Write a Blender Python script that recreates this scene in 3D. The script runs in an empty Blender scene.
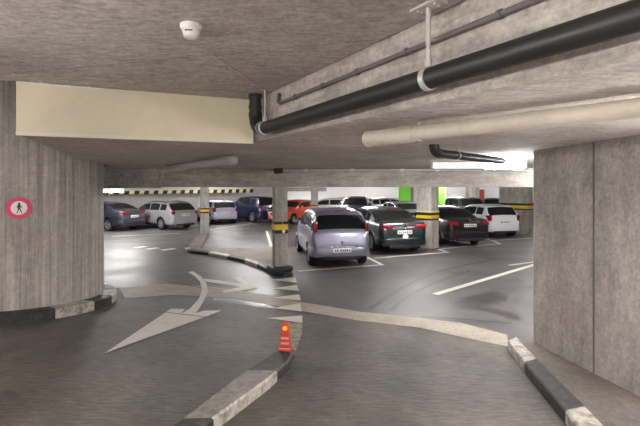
import bpy, bmesh, math, random
from mathutils import Vector, Matrix
random.seed(4)
SC = bpy.context.scene
COL = SC.collection
PI = math.pi

# ------------------------------------------------------------------ survey of the place
F, EYE, YH, SLOPE = 430.0, 2.15, 189.0, 0.07   # focal length (px), eye height, horizon row, ramp gradient
def ray_at_height(px, py, z):
    D = F * (EYE - z) / (py - YH)
    return ((px - 320) / F * D, D)
A0 = Vector(ray_at_height(115, 288, 0)); B0 = Vector(ray_at_height(505, 338, 0))
U = (B0 - A0).normalized(); N = Vector((U.y, -U.x))
if N.y > 0: N = -N
def dist_ramp(x, y): return (Vector((x, y)) - A0).dot(N)
def ground(x, y):
    d = dist_ramp(x, y)
    return 0.0 if d < 0 else (SLOPE * d * d / 2 if d < 1 else SLOPE * (d - .5))
def G(px, py, h=0.0):
    z = h
    for i in range(40):
        x, y = ray_at_height(px, py, z); z = .5 * z + .5 * (ground(x, y) + h)
    return Vector((x, y, z))
def ceil_up(y): return 3.125 - .03 * (y - 3.9)

# ------------------------------------------------------------------ materials
def lin(c): return tuple((v / 12.92 if v <= .04045 else ((v + .055) / 1.055) ** 2.4) for v in c)
def rgb(r, g, b): return lin((r / 255, g / 255, b / 255)) + (1,)
def new_mat(name):
    m = bpy.data.materials.new(name); m.use_nodes = True
    nt = m.node_tree; b = nt.nodes['Principled BSDF']
    return m, nt, b
def plain(name, col, rough=.5, metal=0, coat=0, emit=None, spec=.5):
    m, nt, b = new_mat(name)
    b.inputs['Base Color'].default_value = col; b.inputs['Roughness'].default_value = rough
    b.inputs['Metallic'].default_value = metal; b.inputs['Coat Weight'].default_value = coat
    b.inputs['Coat Roughness'].default_value = .06
    b.inputs['Specular IOR Level'].default_value = spec
    if emit:
        b.inputs['Emission Color'].default_value = emit[0]; b.inputs['Emission Strength'].default_value = emit[1]
    return m
def ramp_node(nt, fac, stops):
    r = nt.nodes.new('ShaderNodeValToRGB'); nt.links.new(fac, r.inputs[0])
    e = r.color_ramp.elements
    e[0].position, e[0].color = stops[0]; e[1].position, e[1].color = stops[-1]
    for p, c in stops[1:-1]:
        k = e.new(p); k.color = c
    return r.outputs[0]
def noise(nt, scale, mapping=(1, 1, 1), rot=(0, 0, 0), detail=6, rough=.6, loc=(0, 0, 0)):
    tc = nt.nodes.new('ShaderNodeTexCoord'); mp = nt.nodes.new('ShaderNodeMapping'); mp.vector_type = 'POINT'
    mp.inputs['Scale'].default_value = mapping; mp.inputs['Rotation'].default_value = rot; mp.inputs['Location'].default_value = loc
    nt.links.new(tc.outputs['Object'], mp.inputs[0])
    n = nt.nodes.new('ShaderNodeTexNoise'); n.inputs['Scale'].default_value = scale
    n.inputs['Detail'].default_value = detail; n.inputs['Roughness'].default_value = rough
    nt.links.new(mp.outputs[0], n.inputs['Vector'])
    return n.outputs['Fac'], mp.outputs[0]
def mixc(nt, fac, a, b, mode='MIX'):
    m = nt.nodes.new('ShaderNodeMix'); m.data_type = 'RGBA'; m.blend_type = mode
    if isinstance(fac, float): m.inputs[0].default_value = fac
    else: nt.links.new(fac, m.inputs[0])
    for k, v in ((6, a), (7, b)):
        if isinstance(v, tuple): m.inputs[k].default_value = v
        else: nt.links.new(v, m.inputs[k])
    return m.outputs[2]
def bump(nt, bsdf, h, strength=.3, dist=.01):
    b = nt.nodes.new('ShaderNodeBump'); b.inputs['Strength'].default_value = strength; b.inputs['Distance'].default_value = dist
    nt.links.new(h, b.inputs['Height']); nt.links.new(b.outputs[0], bsdf.inputs['Normal'])
def grey(v): return (v, v, v, 1)
def concrete(name, dark, light, big=.8, streak=None, streak_scale=3, streak_rot=(0, 0, 0), rough=.85, bmp=.25, joints=None, sw=.6, fine=.6):
    m, nt, b = new_mat(name)
    f1, _ = noise(nt, big, detail=8, rough=.65)
    c = ramp_node(nt, f1, [(.3, dark), (.7, light)])
    f2, _ = noise(nt, 26, detail=5, rough=.75)
    c = mixc(nt, fine, c, ramp_node(nt, f2, [(.32, grey(.3)), (.68, grey(.7))]), 'OVERLAY')
    f5, _ = noise(nt, 9, detail=6, rough=.75, loc=(2, 5, 1))
    c = mixc(nt, .32, c, ramp_node(nt, f5, [(.34, grey(.3)), (.66, grey(.7))]), 'OVERLAY')
    h = f5
    if streak:
        f3, _ = noise(nt, streak_scale, mapping=streak, rot=streak_rot, detail=5, rough=.7)
        c = mixc(nt, sw, c, ramp_node(nt, f3, [(.33, grey(.3)), (.66, grey(.7))]), 'OVERLAY'); h = f3
    if joints:
        tc = nt.nodes.new('ShaderNodeTexCoord'); mp = nt.nodes.new('ShaderNodeMapping')
        mp.inputs['Rotation'].default_value = joints[2]
        nt.links.new(tc.outputs['Object'], mp.inputs[0])
        br = nt.nodes.new('ShaderNodeTexBrick'); nt.links.new(mp.outputs[0], br.inputs['Vector'])
        br.inputs['Scale'].default_value = 1; br.inputs['Brick Width'].default_value = joints[0]; br.inputs['Row Height'].default_value = joints[1]
        br.inputs['Mortar Size'].default_value = .006; br.inputs['Mortar Smooth'].default_value = .4
        br.inputs['Color1'].default_value = grey(.5); br.inputs['Color2'].default_value = grey(.46); br.inputs['Mortar'].default_value = grey(.22)
        c = mixc(nt, .8, c, br.outputs['Color'], 'OVERLAY')
    nt.links.new(c, b.inputs['Base Color']); b.inputs['Roughness'].default_value = rough
    b.inputs['Specular IOR Level'].default_value = .25
    bump(nt, b, h, bmp, .012)
    return m
M = {}
M['ceil'] = concrete('ceiling_concrete', rgb(170, 162, 157), rgb(204, 196, 191), .7, (1.5, 5, 1), 5, (0, 0, .45), joints=(3.1, 1.45, (0, 0, .25)))
M['slab'] = concrete('slab_concrete', rgb(176, 168, 162), rgb(208, 200, 194), .9, (1.5, 5, 1), 4.0, (0, 0, -.9))
M['beamface'] = concrete('beam_concrete', rgb(154, 147, 140), rgb(186, 179, 172), 1.6, (1, 1, 5), 2.5, bmp=.4)
M['core'] = concrete('board_marked_concrete', rgb(164, 158, 153), rgb(190, 184, 179), .6, (1, 1, .022), 13, bmp=.5, sw=.95, fine=.35)
M['wallr'] = concrete('wall_concrete', rgb(164, 158, 155), rgb(190, 184, 181), .8, (1, 1, .35), 3, bmp=.3)
M['col'] = concrete('column_concrete', rgb(156, 151, 145), rgb(186, 181, 175), 1.5, (1, 1, .15), 6)
M['hallwall'] = concrete('pale_wall', rgb(186, 182, 180), rgb(212, 208, 206), .3, bmp=.05)
M['white_wall'] = plain('white_wall', rgb(240, 240, 240), .8)
M['pave'] = concrete('pavement', rgb(104, 98, 92), rgb(134, 127, 120), 1.2)
M['strip'] = concrete('concrete_strip', rgb(160, 153, 140), rgb(192, 184, 170), 1.4, bmp=.2, rough=.6)

def asphalt():
    m, nt, b = new_mat('wet_asphalt')
    f, _ = noise(nt, .35, detail=7, rough=.6)
    c = ramp_node(nt, f, [(.3, rgb(78, 74, 76)), (.7, rgb(103, 99, 101))])
    f2, _ = noise(nt, 90, detail=3, rough=.7)
    c = mixc(nt, .5, c, ramp_node(nt, f2, [(.3, grey(.36)), (.7, grey(.64))]), 'OVERLAY')
    f3, _ = noise(nt, .8, detail=5, rough=.55, loc=(3, 1, 0))
    r = ramp_node(nt, f3, [(.35, grey(.44)), (.68, grey(.58))])
    nt.links.new(c, b.inputs['Base Color']); nt.links.new(r, b.inputs['Roughness'])
    bump(nt, b, f2, .12, .004)
    return m
M['asphalt'] = asphalt()
def ramp_mat():
    m, nt, b = new_mat('broomed_ramp_concrete')
    ang = math.atan2(U.y, U.x)
    f, _ = noise(nt, .9, detail=7, rough=.65)
    c = ramp_node(nt, f, [(.28, rgb(86, 80, 76)), (.72, rgb(126, 118, 112))])
    f3, _ = noise(nt, 5, mapping=(1.3, 9, 1), rot=(0, 0, -ang + .3), detail=7, rough=.75)
    c = mixc(nt, 1.0, c, ramp_node(nt, f3, [(.34, grey(.28)), (.66, grey(.7))]), 'OVERLAY')
    f2, _ = noise(nt, 70, detail=3)
    c = mixc(nt, .3, c, ramp_node(nt, f2, [(.3, grey(.38)), (.7, grey(.62))]), 'OVERLAY')
    # darker worn wheel track down the right lane
    t1, t2 = G(418, 338).xy, G(392, 426).xy; tn = (t2 - t1).normalized(); tn = Vector((-tn.y, tn.x))
    tc = nt.nodes.new('ShaderNodeTexCoord')
    dp = nt.nodes.new('ShaderNodeVectorMath'); dp.operation = 'DOT_PRODUCT'; dp.inputs[1].default_value = (tn.x, tn.y, 0); nt.links.new(tc.outputs['Object'], dp.inputs[0])
    def mth(op, a_, b_):
        q = nt.nodes.new('ShaderNodeMath'); q.operation = op
        for k_, v_ in enumerate((a_, b_)):
            if v_ is None: continue
            if isinstance(v_, float): q.inputs[k_].default_value = v_
            else: nt.links.new(v_, q.inputs[k_])
        return q.outputs[0]
    f6, _ = noise(nt, 3.0, mapping=(1, .5, 1), detail=6, rough=.7, loc=(4, 0, 0))
    off_ = mth('ABSOLUTE', mth('SUBTRACT', dp.outputs['Value'], float(tn.dot(t1))), None)
    off_ = mth('ADD', off_, mth('MULTIPLY', f6, .5))
    c = mixc(nt, ramp_node(nt, off_, [(.2, grey(.55)), (.62, grey(0))]), c, rgb(62, 56, 50))
    f4, _ = noise(nt, .55, mapping=(1.6, .5, 1), detail=4, loc=(1.2, 2, 0))
    c = mixc(nt, .9, c, ramp_node(nt, f4, [(.42, grey(.36)), (.62, grey(.56))]), 'OVERLAY')
    nt.links.new(c, b.inputs['Base Color'])
    nt.links.new(ramp_node(nt, f3, [(.3, grey(.72)), (.7, grey(.52))]), b.inputs['Roughness'])
    bump(nt, b, f3, .5, .012)
    return m
M['ramp'] = ramp_mat()
def worn_paint(name, col, under, lo=.36, hi=.5, scale=9, rough=.6):
    m, nt, b = new_mat(name)
    f, _ = noise(nt, scale, detail=8, rough=.75)
    nt.links.new(mixc(nt, ramp_node(nt, f, [(lo, grey(0)), (hi, grey(1))]), under, col), b.inputs['Base Color'])
    b.inputs['Roughness'].default_value = rough
    return m
M['paint'] = worn_paint('road_paint', rgb(232, 227, 216), rgb(168, 160, 150), .3, .42)
M['paint_old'] = worn_paint('worn_road_paint', rgb(172, 165, 152), rgb(124, 116, 108), .4, .6)
M['kerb_black'] = worn_paint('kerb_black', rgb(48, 46, 46), rgb(96, 92, 88), .3, .5)
M['kerb_white'] = worn_paint('kerb_white', rgb(204, 199, 190), rgb(126, 120, 112), .38, .56)
M['kerb_top'] = worn_paint('worn_kerb_top', rgb(150, 144, 136), rgb(112, 106, 100), .38, .6)
M['cream'] = worn_paint('cream_board', rgb(236, 228, 194), rgb(212, 205, 190), .3, .65, .8, .75)
M['lip'] = plain('cream_lip', rgb(226, 222, 204), .7)
M['black_pipe'] = plain('black_pipe', rgb(40, 40, 40), .45)
M['white_pipe'] = worn_paint('ivory_pipe', rgb(206, 199, 184), rgb(188, 180, 165), .35, .6, 3, .45)
M['grey_pipe'] = plain('grey_conduit', rgb(104, 98, 98), .5)
M['lead'] = plain('light_grey_pipe', rgb(178, 174, 172), .45)
M['steel'] = plain('galvanised_steel', rgb(205, 203, 198), .42, .35)
M['white_plastic'] = plain('white_plastic', rgb(226, 224, 218), .4)
M['dark_plastic'] = plain('dark_plastic', rgb(28, 28, 30), .55)
M['yellow'] = plain('hazard_yellow', rgb(226, 192, 40), .6)
M['pale_yellow'] = plain('faded_hazard_yellow', rgb(226, 216, 150), .6)
M['hblack'] = plain('hazard_black', rgb(34, 32, 30), .6)
M['red_sign'] = plain('sign_red', rgb(240, 76, 118), .5)
M['white_sign'] = plain('sign_white', rgb(250, 250, 250), .5)
M['black_sign'] = plain('sign_black', rgb(15, 15, 15), .5)
M['tube'] = plain('lit_tube', grey(1), .5, emit=((1, .965, .92, 1), 26))
M['tube_added_hall'] = plain('added_hall_tube', grey(1), .5, emit=((1, .98, .97, 1), 125))
M['tube_left'] = plain('lit_left_tube', grey(1), .5, emit=((1, .98, .97, 1), 24))
M['tube_right'] = plain('lit_right_tube', grey(1), .5, emit=((1, .98, .97, 1), 90))
M['tube_added_wall'] = plain('added_wall_tube', grey(1), .5, emit=((1, .97, .94, 1), 75))
M['glow_end'] = plain('glowing_batten_end', rgb(235, 235, 232), .5, emit=((1, .98, .96, 1), .3))  # weak emission for the unlit end of the right batten
M['orange_red'] = plain('orange_red_plastic', rgb(206, 70, 52), .45)
M['pinkwhite'] = plain('pale_reflective_band', rgb(232, 170, 160), .4)
M['amber'] = plain('amber_lens', rgb(250, 180, 50), .2, emit=(rgb(255, 150, 30), .3))
M['green'] = plain('green_paint', rgb(120, 214, 50), .6)
M['red_door'] = plain('red_paint', rgb(196, 66, 78), .6)
M['foam'] = plain('white_sealant', rgb(236, 236, 236), .8)
M['glass'] = plain('tinted_car_glass', rgb(30, 33, 35), .06, spec=.7)
M['tyre'] = plain('tyre_rubber', rgb(26, 26, 27), .8)
M['rim'] = plain('alloy_rim', rgb(190, 190, 192), .3, .7)
M['red_light'] = plain('red_lamp_lens', rgb(140, 18, 34), .15, coat=1)
M['clear_light'] = plain('clear_lamp_lens', rgb(225, 225, 228), .12, coat=1)
M['plate'] = plain('number_plate', rgb(232, 232, 228), .5)
M['chrome'] = plain('chrome', rgb(220, 220, 222), .15, 1)
M['dark_trim'] = plain('dark_trim', rgb(24, 24, 26), .6)

# ------------------------------------------------------------------ mesh helpers
class MB:
    def __init__(s): s.v = []; s.f = []; s.m = []
    def add(s, vs, fs, mi=0):
        o = len(s.v); s.v += [tuple(v) for v in vs]
        for f in fs: s.f.append(tuple(i + o for i in f)); s.m.append(mi)
    def box(s, c, d, rz=0, mi=0, mat=None):
        R = Matrix.Rotation(rz, 4, 'Z') if mat is None else mat
        c = Vector(c); vs = []
        for z in (-1, 1):
            for x, y in ((-1, -1), (1, -1), (1, 1), (-1, 1)):
                vs.append(c + R @ Vector((x * d[0] / 2, y * d[1] / 2, z * d[2] / 2)))
        s.add(vs, [(3, 2, 1, 0), (4, 5, 6, 7), (0, 1, 5, 4), (1, 2, 6, 5), (2, 3, 7, 6), (3, 0, 4, 7)], mi)
    def prism(s, poly, zlo, zhi, mi=0, mside=None, mbot=None):
        """vertical prism; zlo/zhi numbers or functions of (x, y)"""
        a = sum(poly[i][0] * poly[(i + 1) % len(poly)][1] - poly[(i + 1) % len(poly)][0] * poly[i][1] for i in range(len(poly)))
        if a < 0: poly = poly[::-1]
        fl = zlo if callable(zlo) else (lambda x, y: zlo); fh = zhi if callable(zhi) else (lambda x, y: zhi)
        n = len(poly); vs = [(p[0], p[1], fl(p[0], p[1])) for p in poly] + [(p[0], p[1], fh(p[0], p[1])) for p in poly]
        o = len(s.v); s.v += vs
        s.f.append(tuple(o + i for i in range(n - 1, -1, -1))); s.m.append(mi if mbot is None else mbot)
        s.f.append(tuple(o + n + i for i in range(n))); s.m.append(mi)
        for i in range(n):
            j = (i + 1) % n
            s.f.append((o + i, o + j, o + n + j, o + n + i)); s.m.append(mi if mside is None else mside)
    def tube(s, pts, r, seg=16, cap=True, mi=0):
        pts = [Vector(p) for p in pts]; n = len(pts)
        rs = r if isinstance(r, (list, tuple)) else [r] * n
        T = [(pts[min(i + 1, n - 1)] - pts[max(i - 1, 0)]).normalized() for i in range(n)]
        for i in range(1, n):
            if (pts[i] - pts[i - 1]).length < 1e-6: T[i] = T[i - 1]
        up = Vector((0, 0, 1)) if abs(T[0].z) < .9 else Vector((1, 0, 0))
        a = T[0].cross(up).normalized(); vs = []
        for i in range(n):
            a = (a - T[i] * a.dot(T[i])).normalized(); b = T[i].cross(a)
            for k in range(seg):
                w = 2 * PI * k / seg
                vs.append(pts[i] + (a * math.cos(w) + b * math.sin(w)) * rs[i])
        fs = []
        for i in range(n - 1):
            for k in range(seg):
                l = (k + 1) % seg
                fs.append((i * seg + k, i * seg + l, (i + 1) * seg + l, (i + 1) * seg + k))
        if cap: fs += [tuple(range(seg - 1, -1, -1)), tuple((n - 1) * seg + k for k in range(seg))]
        s.add(vs, fs, mi)
    def build(s, name, mats, parent=None, smooth=None, bevel=0):
        me = bpy.data.meshes.new(name); me.from_pydata(s.v, [], s.f)
        if not isinstance(mats, (list, tuple)): mats = [mats]
        for m in mats: me.materials.append(m)
        for p, mi in zip(me.polygons, s.m): p.material_index = mi
        if bevel:
            bm = bmesh.new(); bm.from_mesh(me)
            bmesh.ops.bevel(bm, geom=list(bm.edges), offset=bevel, segments=2, profile=.5, affect='EDGES')
            bm.to_mesh(me); bm.free()
        me.validate(); me.update()
        if smooth or bevel:
            for p in me.polygons: p.use_smooth = True
            me.set_sharp_from_angle(angle=math.radians(smooth or 40))
        o = bpy.data.objects.new(name, me); COL.objects.link(o)
        if parent: o.parent = parent
        return o
def tag(o, label=None, cat=None, group=None, kind=None):
    if label: o['label'] = label
    if cat: o['category'] = cat
    if group: o['group'] = group
    if kind: o['kind'] = kind
    return o
def empty(name, loc=(0, 0, 0), rz=0, label=None, cat=None, group=None, kind=None):
    o = bpy.data.objects.new(name, None); COL.objects.link(o); o.empty_display_size = .2
    o.location = loc; o.rotation_euler = (0, 0, rz)
    return tag(o, label, cat, group, kind)
def struct(mb, name, mats, **k): return tag(mb.build(name, mats, **k), kind='structure')

# ------------------------------------------------------------------ floor, ramp, strip
def along(u, d): p = A0 + U * u + N * d; return (p.x, p.y)
b = MB()
b.prism([along(-14, 0), along(24, 0), (26, 2), (26, 40), (-20, 40), (-20, 12)], -.3, 0)
struct(b, 'floor', M['asphalt'])
b = MB(); nu, nd = 26, 40; vs = []; fs = []
for i in range(nu + 1):
    for j in range(nd + 1):
        x, y = along(-6 + 19 * i / nu, 15 * (j / nd) ** 1.5); vs.append((x, y, ground(x, y)))
for i in range(nu):
    for j in range(nd):
        k = i * (nd + 1) + j; fs.append((k, k + 1, k + nd + 2, k + nd + 1))
b.add(vs, fs); o = struct(b, 'floor_ramp', M['ramp'], smooth=60)

def drape(poly, name, mat, dz=.006, cuts=3, close=True):
    """flat paint lying on the ground; poly = ground points (x, y)"""
    bm = bmesh.new()
    vs = [bm.verts.new((p[0], p[1], 0)) for p in poly]
    bm.faces.new(vs)
    bmesh.ops.triangulate(bm, faces=bm.faces[:])
    for c in range(cuts):
        long_e = [e for e in bm.edges if e.calc_length() > .5]
        if not long_e: break
        bmesh.ops.subdivide_edges(bm, edges=long_e, cuts=1, use_grid_fill=True)
        bmesh.ops.triangulate(bm, faces=bm.faces[:])
    for v in bm.verts: v.co.z = ground(v.co.x, v.co.y) + dz
    bmesh.ops.recalc_face_normals(bm, faces=bm.faces[:])
    if sum(f.normal.z for f in bm.faces) < 0: bmesh.ops.reverse_faces(bm, faces=bm.faces[:])
    me = bpy.data.meshes.new(name); bm.to_mesh(me); bm.free(); me.materials.append(mat)
    o = bpy.data.objects.new(name, me); COL.objects.link(o)
    return o
def GP(pts): return [G(x, y).xy for x, y in pts]
strip_poly = GP([(119, 288), (165, 284), (215, 287), (262, 294), (300, 302), (360, 312), (420, 318), (460, 323), (507, 335),
                 (509, 347), (460, 337), (420, 328), (360, 321), (300, 311), (262, 303), (230, 298), (172, 295), (125, 298)])
tag(drape(strip_poly, 'trim_1', M['strip'], .005), kind='structure')

# ------------------------------------------------------------------ road markings
def marking(poly, name, label, mat='paint', group=None, dz=.010):
    return tag(drape(poly, name, M[mat], dz), label, 'road marking', group)
marking(GP([(104.4, 354), (171, 309.3), (185, 309.5), (180.6, 314.5), (190, 309), (199, 299), (202, 290), (200, 282), (194.5, 276.5), (188, 272.5),
            (192.5, 271.5), (201, 276.5), (206.5, 284), (208, 292), (204, 301), (196, 313.5), (204, 311.2), (221.6, 311)]),
        'turn_arrow', 'long white painted turn arrow curving down the left ramp to a big arrowhead')
marking(GP([(203.5, 279), (241.5, 283.8), (231, 277.4), (239.5, 277.4), (258.4, 288.7), (224, 293.2), (222, 290.8), (241, 287.6), (205.2, 282)]),
        'branch_arrow', 'short white painted arrow branching right from the curved turn arrow', dz=.012)
teeth = [[(272, 280.2), (295.2, 277.4), (296.7, 283)], [(271.5, 289), (297, 285.3), (299, 291.3)], [(272, 298), (299.4, 294.7), (300.8, 301)],
         [(274, 308.5), (300.5, 303.4), (301.6, 312)], [(266, 318.4), (302.3, 316), (302.3, 323.5)]]
order = ['farthest of the five, by the column foot', 'second from the column foot', 'middle of the five in the row', 'fourth from the column foot', 'nearest the orange warning post']
for t, w in zip(teeth, order):
    marking(GP(t), 'yield_triangle', 'white painted yield triangle, ' + w, 'paint', 'yield triangles on the lane edge')
marking(GP([(288.5, 324), (302.3, 324), (302, 334), (294, 357), (290, 340)]), 'painted_nose', 'worn pale paint patch behind the orange warning post on the island nose', 'paint_old')
def line(p, q, w, name, label, group=None, mat='paint', dz=.010):
    a = G(*p).xy; c = G(*q).xy; t = (c - a).normalized(); n = Vector((-t.y, t.x)) * w / 2
    return marking([a + n, a - n, c - n, c + n], name, label, mat, group, dz)
line((435, 294.8), (536, 264.5), .15, 'lane_line', 'long white lane line running towards the right wall edge')
line((509, 265.6), (536, 262), .12, 'lane_line', 'short white line stub above the long lane line at the right wall')
gl = 'parking bay lines'
line((298, 271.5), (383, 265), .11, 'bay_line', 'white bay line behind the rear of the lilac silver minivan', gl)
line((363, 255.5), (383, 265.5), .11, 'bay_line', 'white bay side line between the minivan and the black saloon', gl)
line((374, 258.5), (449, 252.5), .11, 'bay_line', 'white bay line behind the rear of the black saloon with the oval sticker', gl)
line((439, 249.5), (449, 253), .11, 'bay_line', 'short white side line at the foot of the rectangular column beside the black saloon', gl)
line((441, 249), (500, 244), .10, 'bay_line', 'white bay line behind the black saloon right of the rectangular column', gl)
line((487, 238.5), (501, 244.5), .10, 'bay_line', 'white side line between the right black saloon and the white hatchback', gl)
line((489, 241), (531, 238.5), .10, 'bay_line', 'white bay line behind the white hatchback', gl)
gd = 'dashes in the left lane'
line((135, 248), (146, 246.6), .3, 'lane_dash', 'leftmost of three short white dashes in the left lane', gd)
line((147, 249.5), (158, 248), .3, 'lane_dash', 'middle one of three short white dashes in the left lane', gd)
line((161.5, 250.5), (175, 248.8), .3, 'lane_dash', 'rightmost of three short white dashes in the left lane', gd)
line((112, 236.5), (180, 233.5), .12, 'bay_line', 'long white line on the floor before the left row of cars', gl)
line((209, 230), (246, 224.5), .12, 'bay_line', 'white line on the floor behind the silver hatchback in the left row', gl)
line((266.5, 231), (271.5, 247), .12, 'bay_line', 'white line running away behind the slim striped column', gl)
# tyre marks and damp stains
def arc_pts(c, n=14):
    out = []
    for i in range(n + 1):
        t = i / n; k = len(c) - 1; s = min(int(t * k), k - 1); f = t * k - s
        p0, p1, p2, p3 = (c[max(s - 1, 0)], c[s], c[s + 1], c[min(s + 2, k)])
        out.append(tuple(.5 * (2 * p1[j] + (p2[j] - p0[j]) * f + (2 * p0[j] - 5 * p1[j] + 4 * p2[j] - p3[j]) * f * f + (3 * p1[j] - p0[j] - 3 * p2[j] + p3[j]) * f ** 3) for j in (0, 1)))
    return out
M['skid'] = worn_paint('tyre_black', rgb(52, 49, 50), rgb(74, 70, 71), .35, .6, 5, .5)
M['damp'] = worn_paint('damp_patch', rgb(66, 61, 62), rgb(92, 87, 88), .4, .56, 5, .36)
def band(px, w, name, label, mat, group=None):
    c = [Vector(p) for p in arc_pts([tuple(G(*p).xy) for p in px])]; L = []; R = []
    for i, p in enumerate(c):
        t = (c[min(i + 1, len(c) - 1)] - c[max(i - 1, 0)]).normalized(); n = Vector((-t.y, t.x)) * w / 2
        L.append(p + n); R.append(p - n)
    return tag(drape(L + R[::-1], name, M[mat], .004, 1), label, 'stain', group)
band([(370, 309), (388, 297), (408, 285), (432, 274), (462, 266), (496, 259)], .12, 'tyre_mark', 'dark curved tyre mark nearer the bay lines on the right floor', 'skid', 'tyre marks')
band([(391, 311), (402, 301), (420, 290), (445, 279), (470, 271)], .09, 'tyre_mark', 'thinner dark curved tyre mark nearer the long lane line', 'skid', 'tyre marks')
tag(drape([Vector(p) for p in arc_pts([tuple(G(*p).xy) for p in [(452, 301), (470, 296), (494, 292), (508, 297), (496, 303), (482, 306), (502, 310), (520, 318), (514, 320), (494, 313), (472, 309), (454, 306), (452, 301)]], 48)][:-1], 'damp_patch', M['damp'], .004, 2),
    'dark damp patch on the floor near the right wall', 'stain')

def joint(p, q, name):
    a = G(*p).xy; c = G(*q).xy; n = (c - a).normalized(); n = Vector((-n.y, n.x)) * .016
    tag(drape([a + n, a - n, c - n, c + n], name, M['kerb_black'], .013), kind='structure')
joint((132, 309), (246, 322.5), 'trim_3'); joint((167, 281.5), (202, 288.5), 'trim_4'); joint((420, 316.5), (512, 324), 'trim_5')
# ------------------------------------------------------------------ kerbs and pavements
def lerp_poly(p, n):
    p = [Vector(q) for q in p]; L = [0]
    for i in range(1, len(p)): L.append(L[-1] + (p[i] - p[i - 1]).length)
    out = []
    for k in range(n + 1):
        s = L[-1] * k / n
        i = max(j for j in range(len(p)) if L[j] <= s + 1e-9); i = min(i, len(p) - 2)
        out.append(p[i].lerp(p[i + 1], (s - L[i]) / max(L[i + 1] - L[i], 1e-9)))
    return out
def kerb(left, right, h, breaks, first_black, name, label, n=48, grey_top=False):
    """breaks: fractions of the length where the paint changes; each painted stone is a part"""
    Lp, Rp = lerp_poly(left, n), lerp_poly(right, n)
    root = empty(name, (0, 0, 0)); tag(root, label, 'kerb', None, 'structure')
    cuts = [0] + [int(round(f * n)) for f in breaks] + [n]
    for s in range(len(cuts) - 1):
        i0, i1 = cuts[s], cuts[s + 1]; m = i1 - i0 + 1; vs = []; ch = .018
        for i in range(i0, i1 + 1):
            a, c = Lp[i], Rp[i]; w = (c - a).normalized()
            for p, z in ((a, -.05), (a, h - ch), (a + w * ch, h), (c - w * ch, h), (c, h - ch), (c, -.05)):
                vs.append((p.x, p.y, ground(p.x, p.y) + z))
        fs = []
        for i in range(m - 1):
            for k in range(5): fs.append((i * 6 + k, i * 6 + k + 1, (i + 1) * 6 + k + 1, (i + 1) * 6 + k))
        fs += [tuple(range(5, -1, -1)), tuple((m - 1) * 6 + k for k in range(6))]
        b = MB(); b.add(vs, fs); white = (s % 2 == 0) != first_black
        if grey_top and white:
            for q in range(m - 1):
                for k in (0, 1, 2): b.m[q * 5 + k] = 1
        b.build('kerb_stone', [M['kerb_white' if white else 'kerb_black'], M['kerb_top']], root)
    return root
kerb([(-.44, 5.3), (-.56, 5.0), (-.84, 4.2), (-1.12, 3.21), (-1.4, 2.2), (-1.7, 1.0)], [(-.36, 5.36), (-.31, 5.2), (-.34, 4.8), (-.5, 4.23), (-.86, 3.31), (-1.16, 2.2), (-1.46, 1.0)],
     .11, [.215, .46, .75], True, 'kerb', 'low black and pale island kerb between the two ramps', 48, True)
kerb([(2.5, 5.72), (2.3, 4.75), (2.1, 3.7), (1.75, 2.0), (1.5, .8)], [(2.7, 5.9), (2.5, 4.75), (2.3, 3.6), (1.95, 2.0), (1.7, .8)],
     .12, [.17, .41, .72], False, 'kerb', 'black and pale kerb along the right wall walkway')
CORE, RC = Vector((-5.55, 7.7)), 1.5
def ring(r, a0, a1, n=40): return [(CORE.x + r * math.cos(a0 + (a1 - a0) * i / n), CORE.y + r * math.sin(a0 + (a1 - a0) * i / n)) for i in range(n + 1)]
a0, a1 = math.radians(-110), math.radians(75)
kerb(ring(RC + .23, a0, a1), ring(RC - .02, a0, a1), .16, [.19, .411, .53, .638, .75, .86], False, 'kerb', 'black and white kerb curving round the foot of the round concrete wall', 96)
front = [G(x, y, .1).xy for x, y in [(184, 248), (189.5, 250.3), (208, 252.4), (225.6, 255.6), (243, 259.3), (257.4, 264.4), (274, 271.5), (284, 273.5), (292, 272.5)]]
inner = [G(x, y, .1).xy for x, y in [(188, 247), (192, 248.5), (208, 250.4), (225.6, 253.4), (243, 256.8), (258, 261.4), (275, 268.2), (284, 270.3), (291, 269.5)]]
kerb(front, inner, .1, [.06, .25, .42, .58, .72], False, 'kerb', 'black and white kerb bending to the foot of the slim striped column', 64)
b = MB(); b.prism([tuple(p) for p in inner] + [tuple(G(x, y, .1).xy) for x, y in [(291, 266), (272, 248), (240, 247.5), (200, 248), (208, 234), (199, 234), (186, 246)]], -.05, .092)
struct(b, 'pavement', M['pave'])
b = MB()
L_ = lerp_poly([(2.68, 5.86), (2.3, 3.6), (1.95, 2.0), (1.45, -.3), (.9, -3)], 30); R_ = lerp_poly([(2.86, 5.86), (3.03, 3.9), (3.2, 2.0), (3.4, -.3), (3.66, -3)], 30)
vs = []
for p, q in zip(L_, R_):
    vs += [(p.x, p.y, ground(p.x, p.y) + .11), (q.x, q.y, ground(q.x, q.y) + .11)]
b.add(vs, [(2 * i, 2 * i + 1, 2 * i + 3, 2 * i + 2) for i in range(30)])
struct(b, 'floor_walkway', M['pave'])

# ------------------------------------------------------------------ walls, slabs, beams
b = MB(); vs = []; n = 72
for z in (-.3, 4.4):
    vs += [(CORE.x + RC * math.cos(2 * PI * k / n), CORE.y + RC * math.sin(2 * PI * k / n), z) for k in range(n)]
b.add(vs, [(k, (k + 1) % n, n + (k + 1) % n, n + k) for k in range(n)])
struct(b, 'wall_left', M['core'], smooth=60)
b = MB(); b.prism([(2.84, 5.72), (3.0, 4.02), (3.76, -4.2), (4.2, -4.2), (3.3, 5.72)], -.3, 4.3)
struct(b, 'wall_right', M['wallr'])
b = MB()
for t in (.405,):
    p = Vector((2.84, 5.72)).lerp(Vector((3.0, 4.02)), t * 1.6)
    b.box((p.x - .004, p.y, 1.4), (.012, .014, 2.5), math.atan2(.16, 1.7))
struct(b, 'trim_2', M['grey_pipe'])
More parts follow.
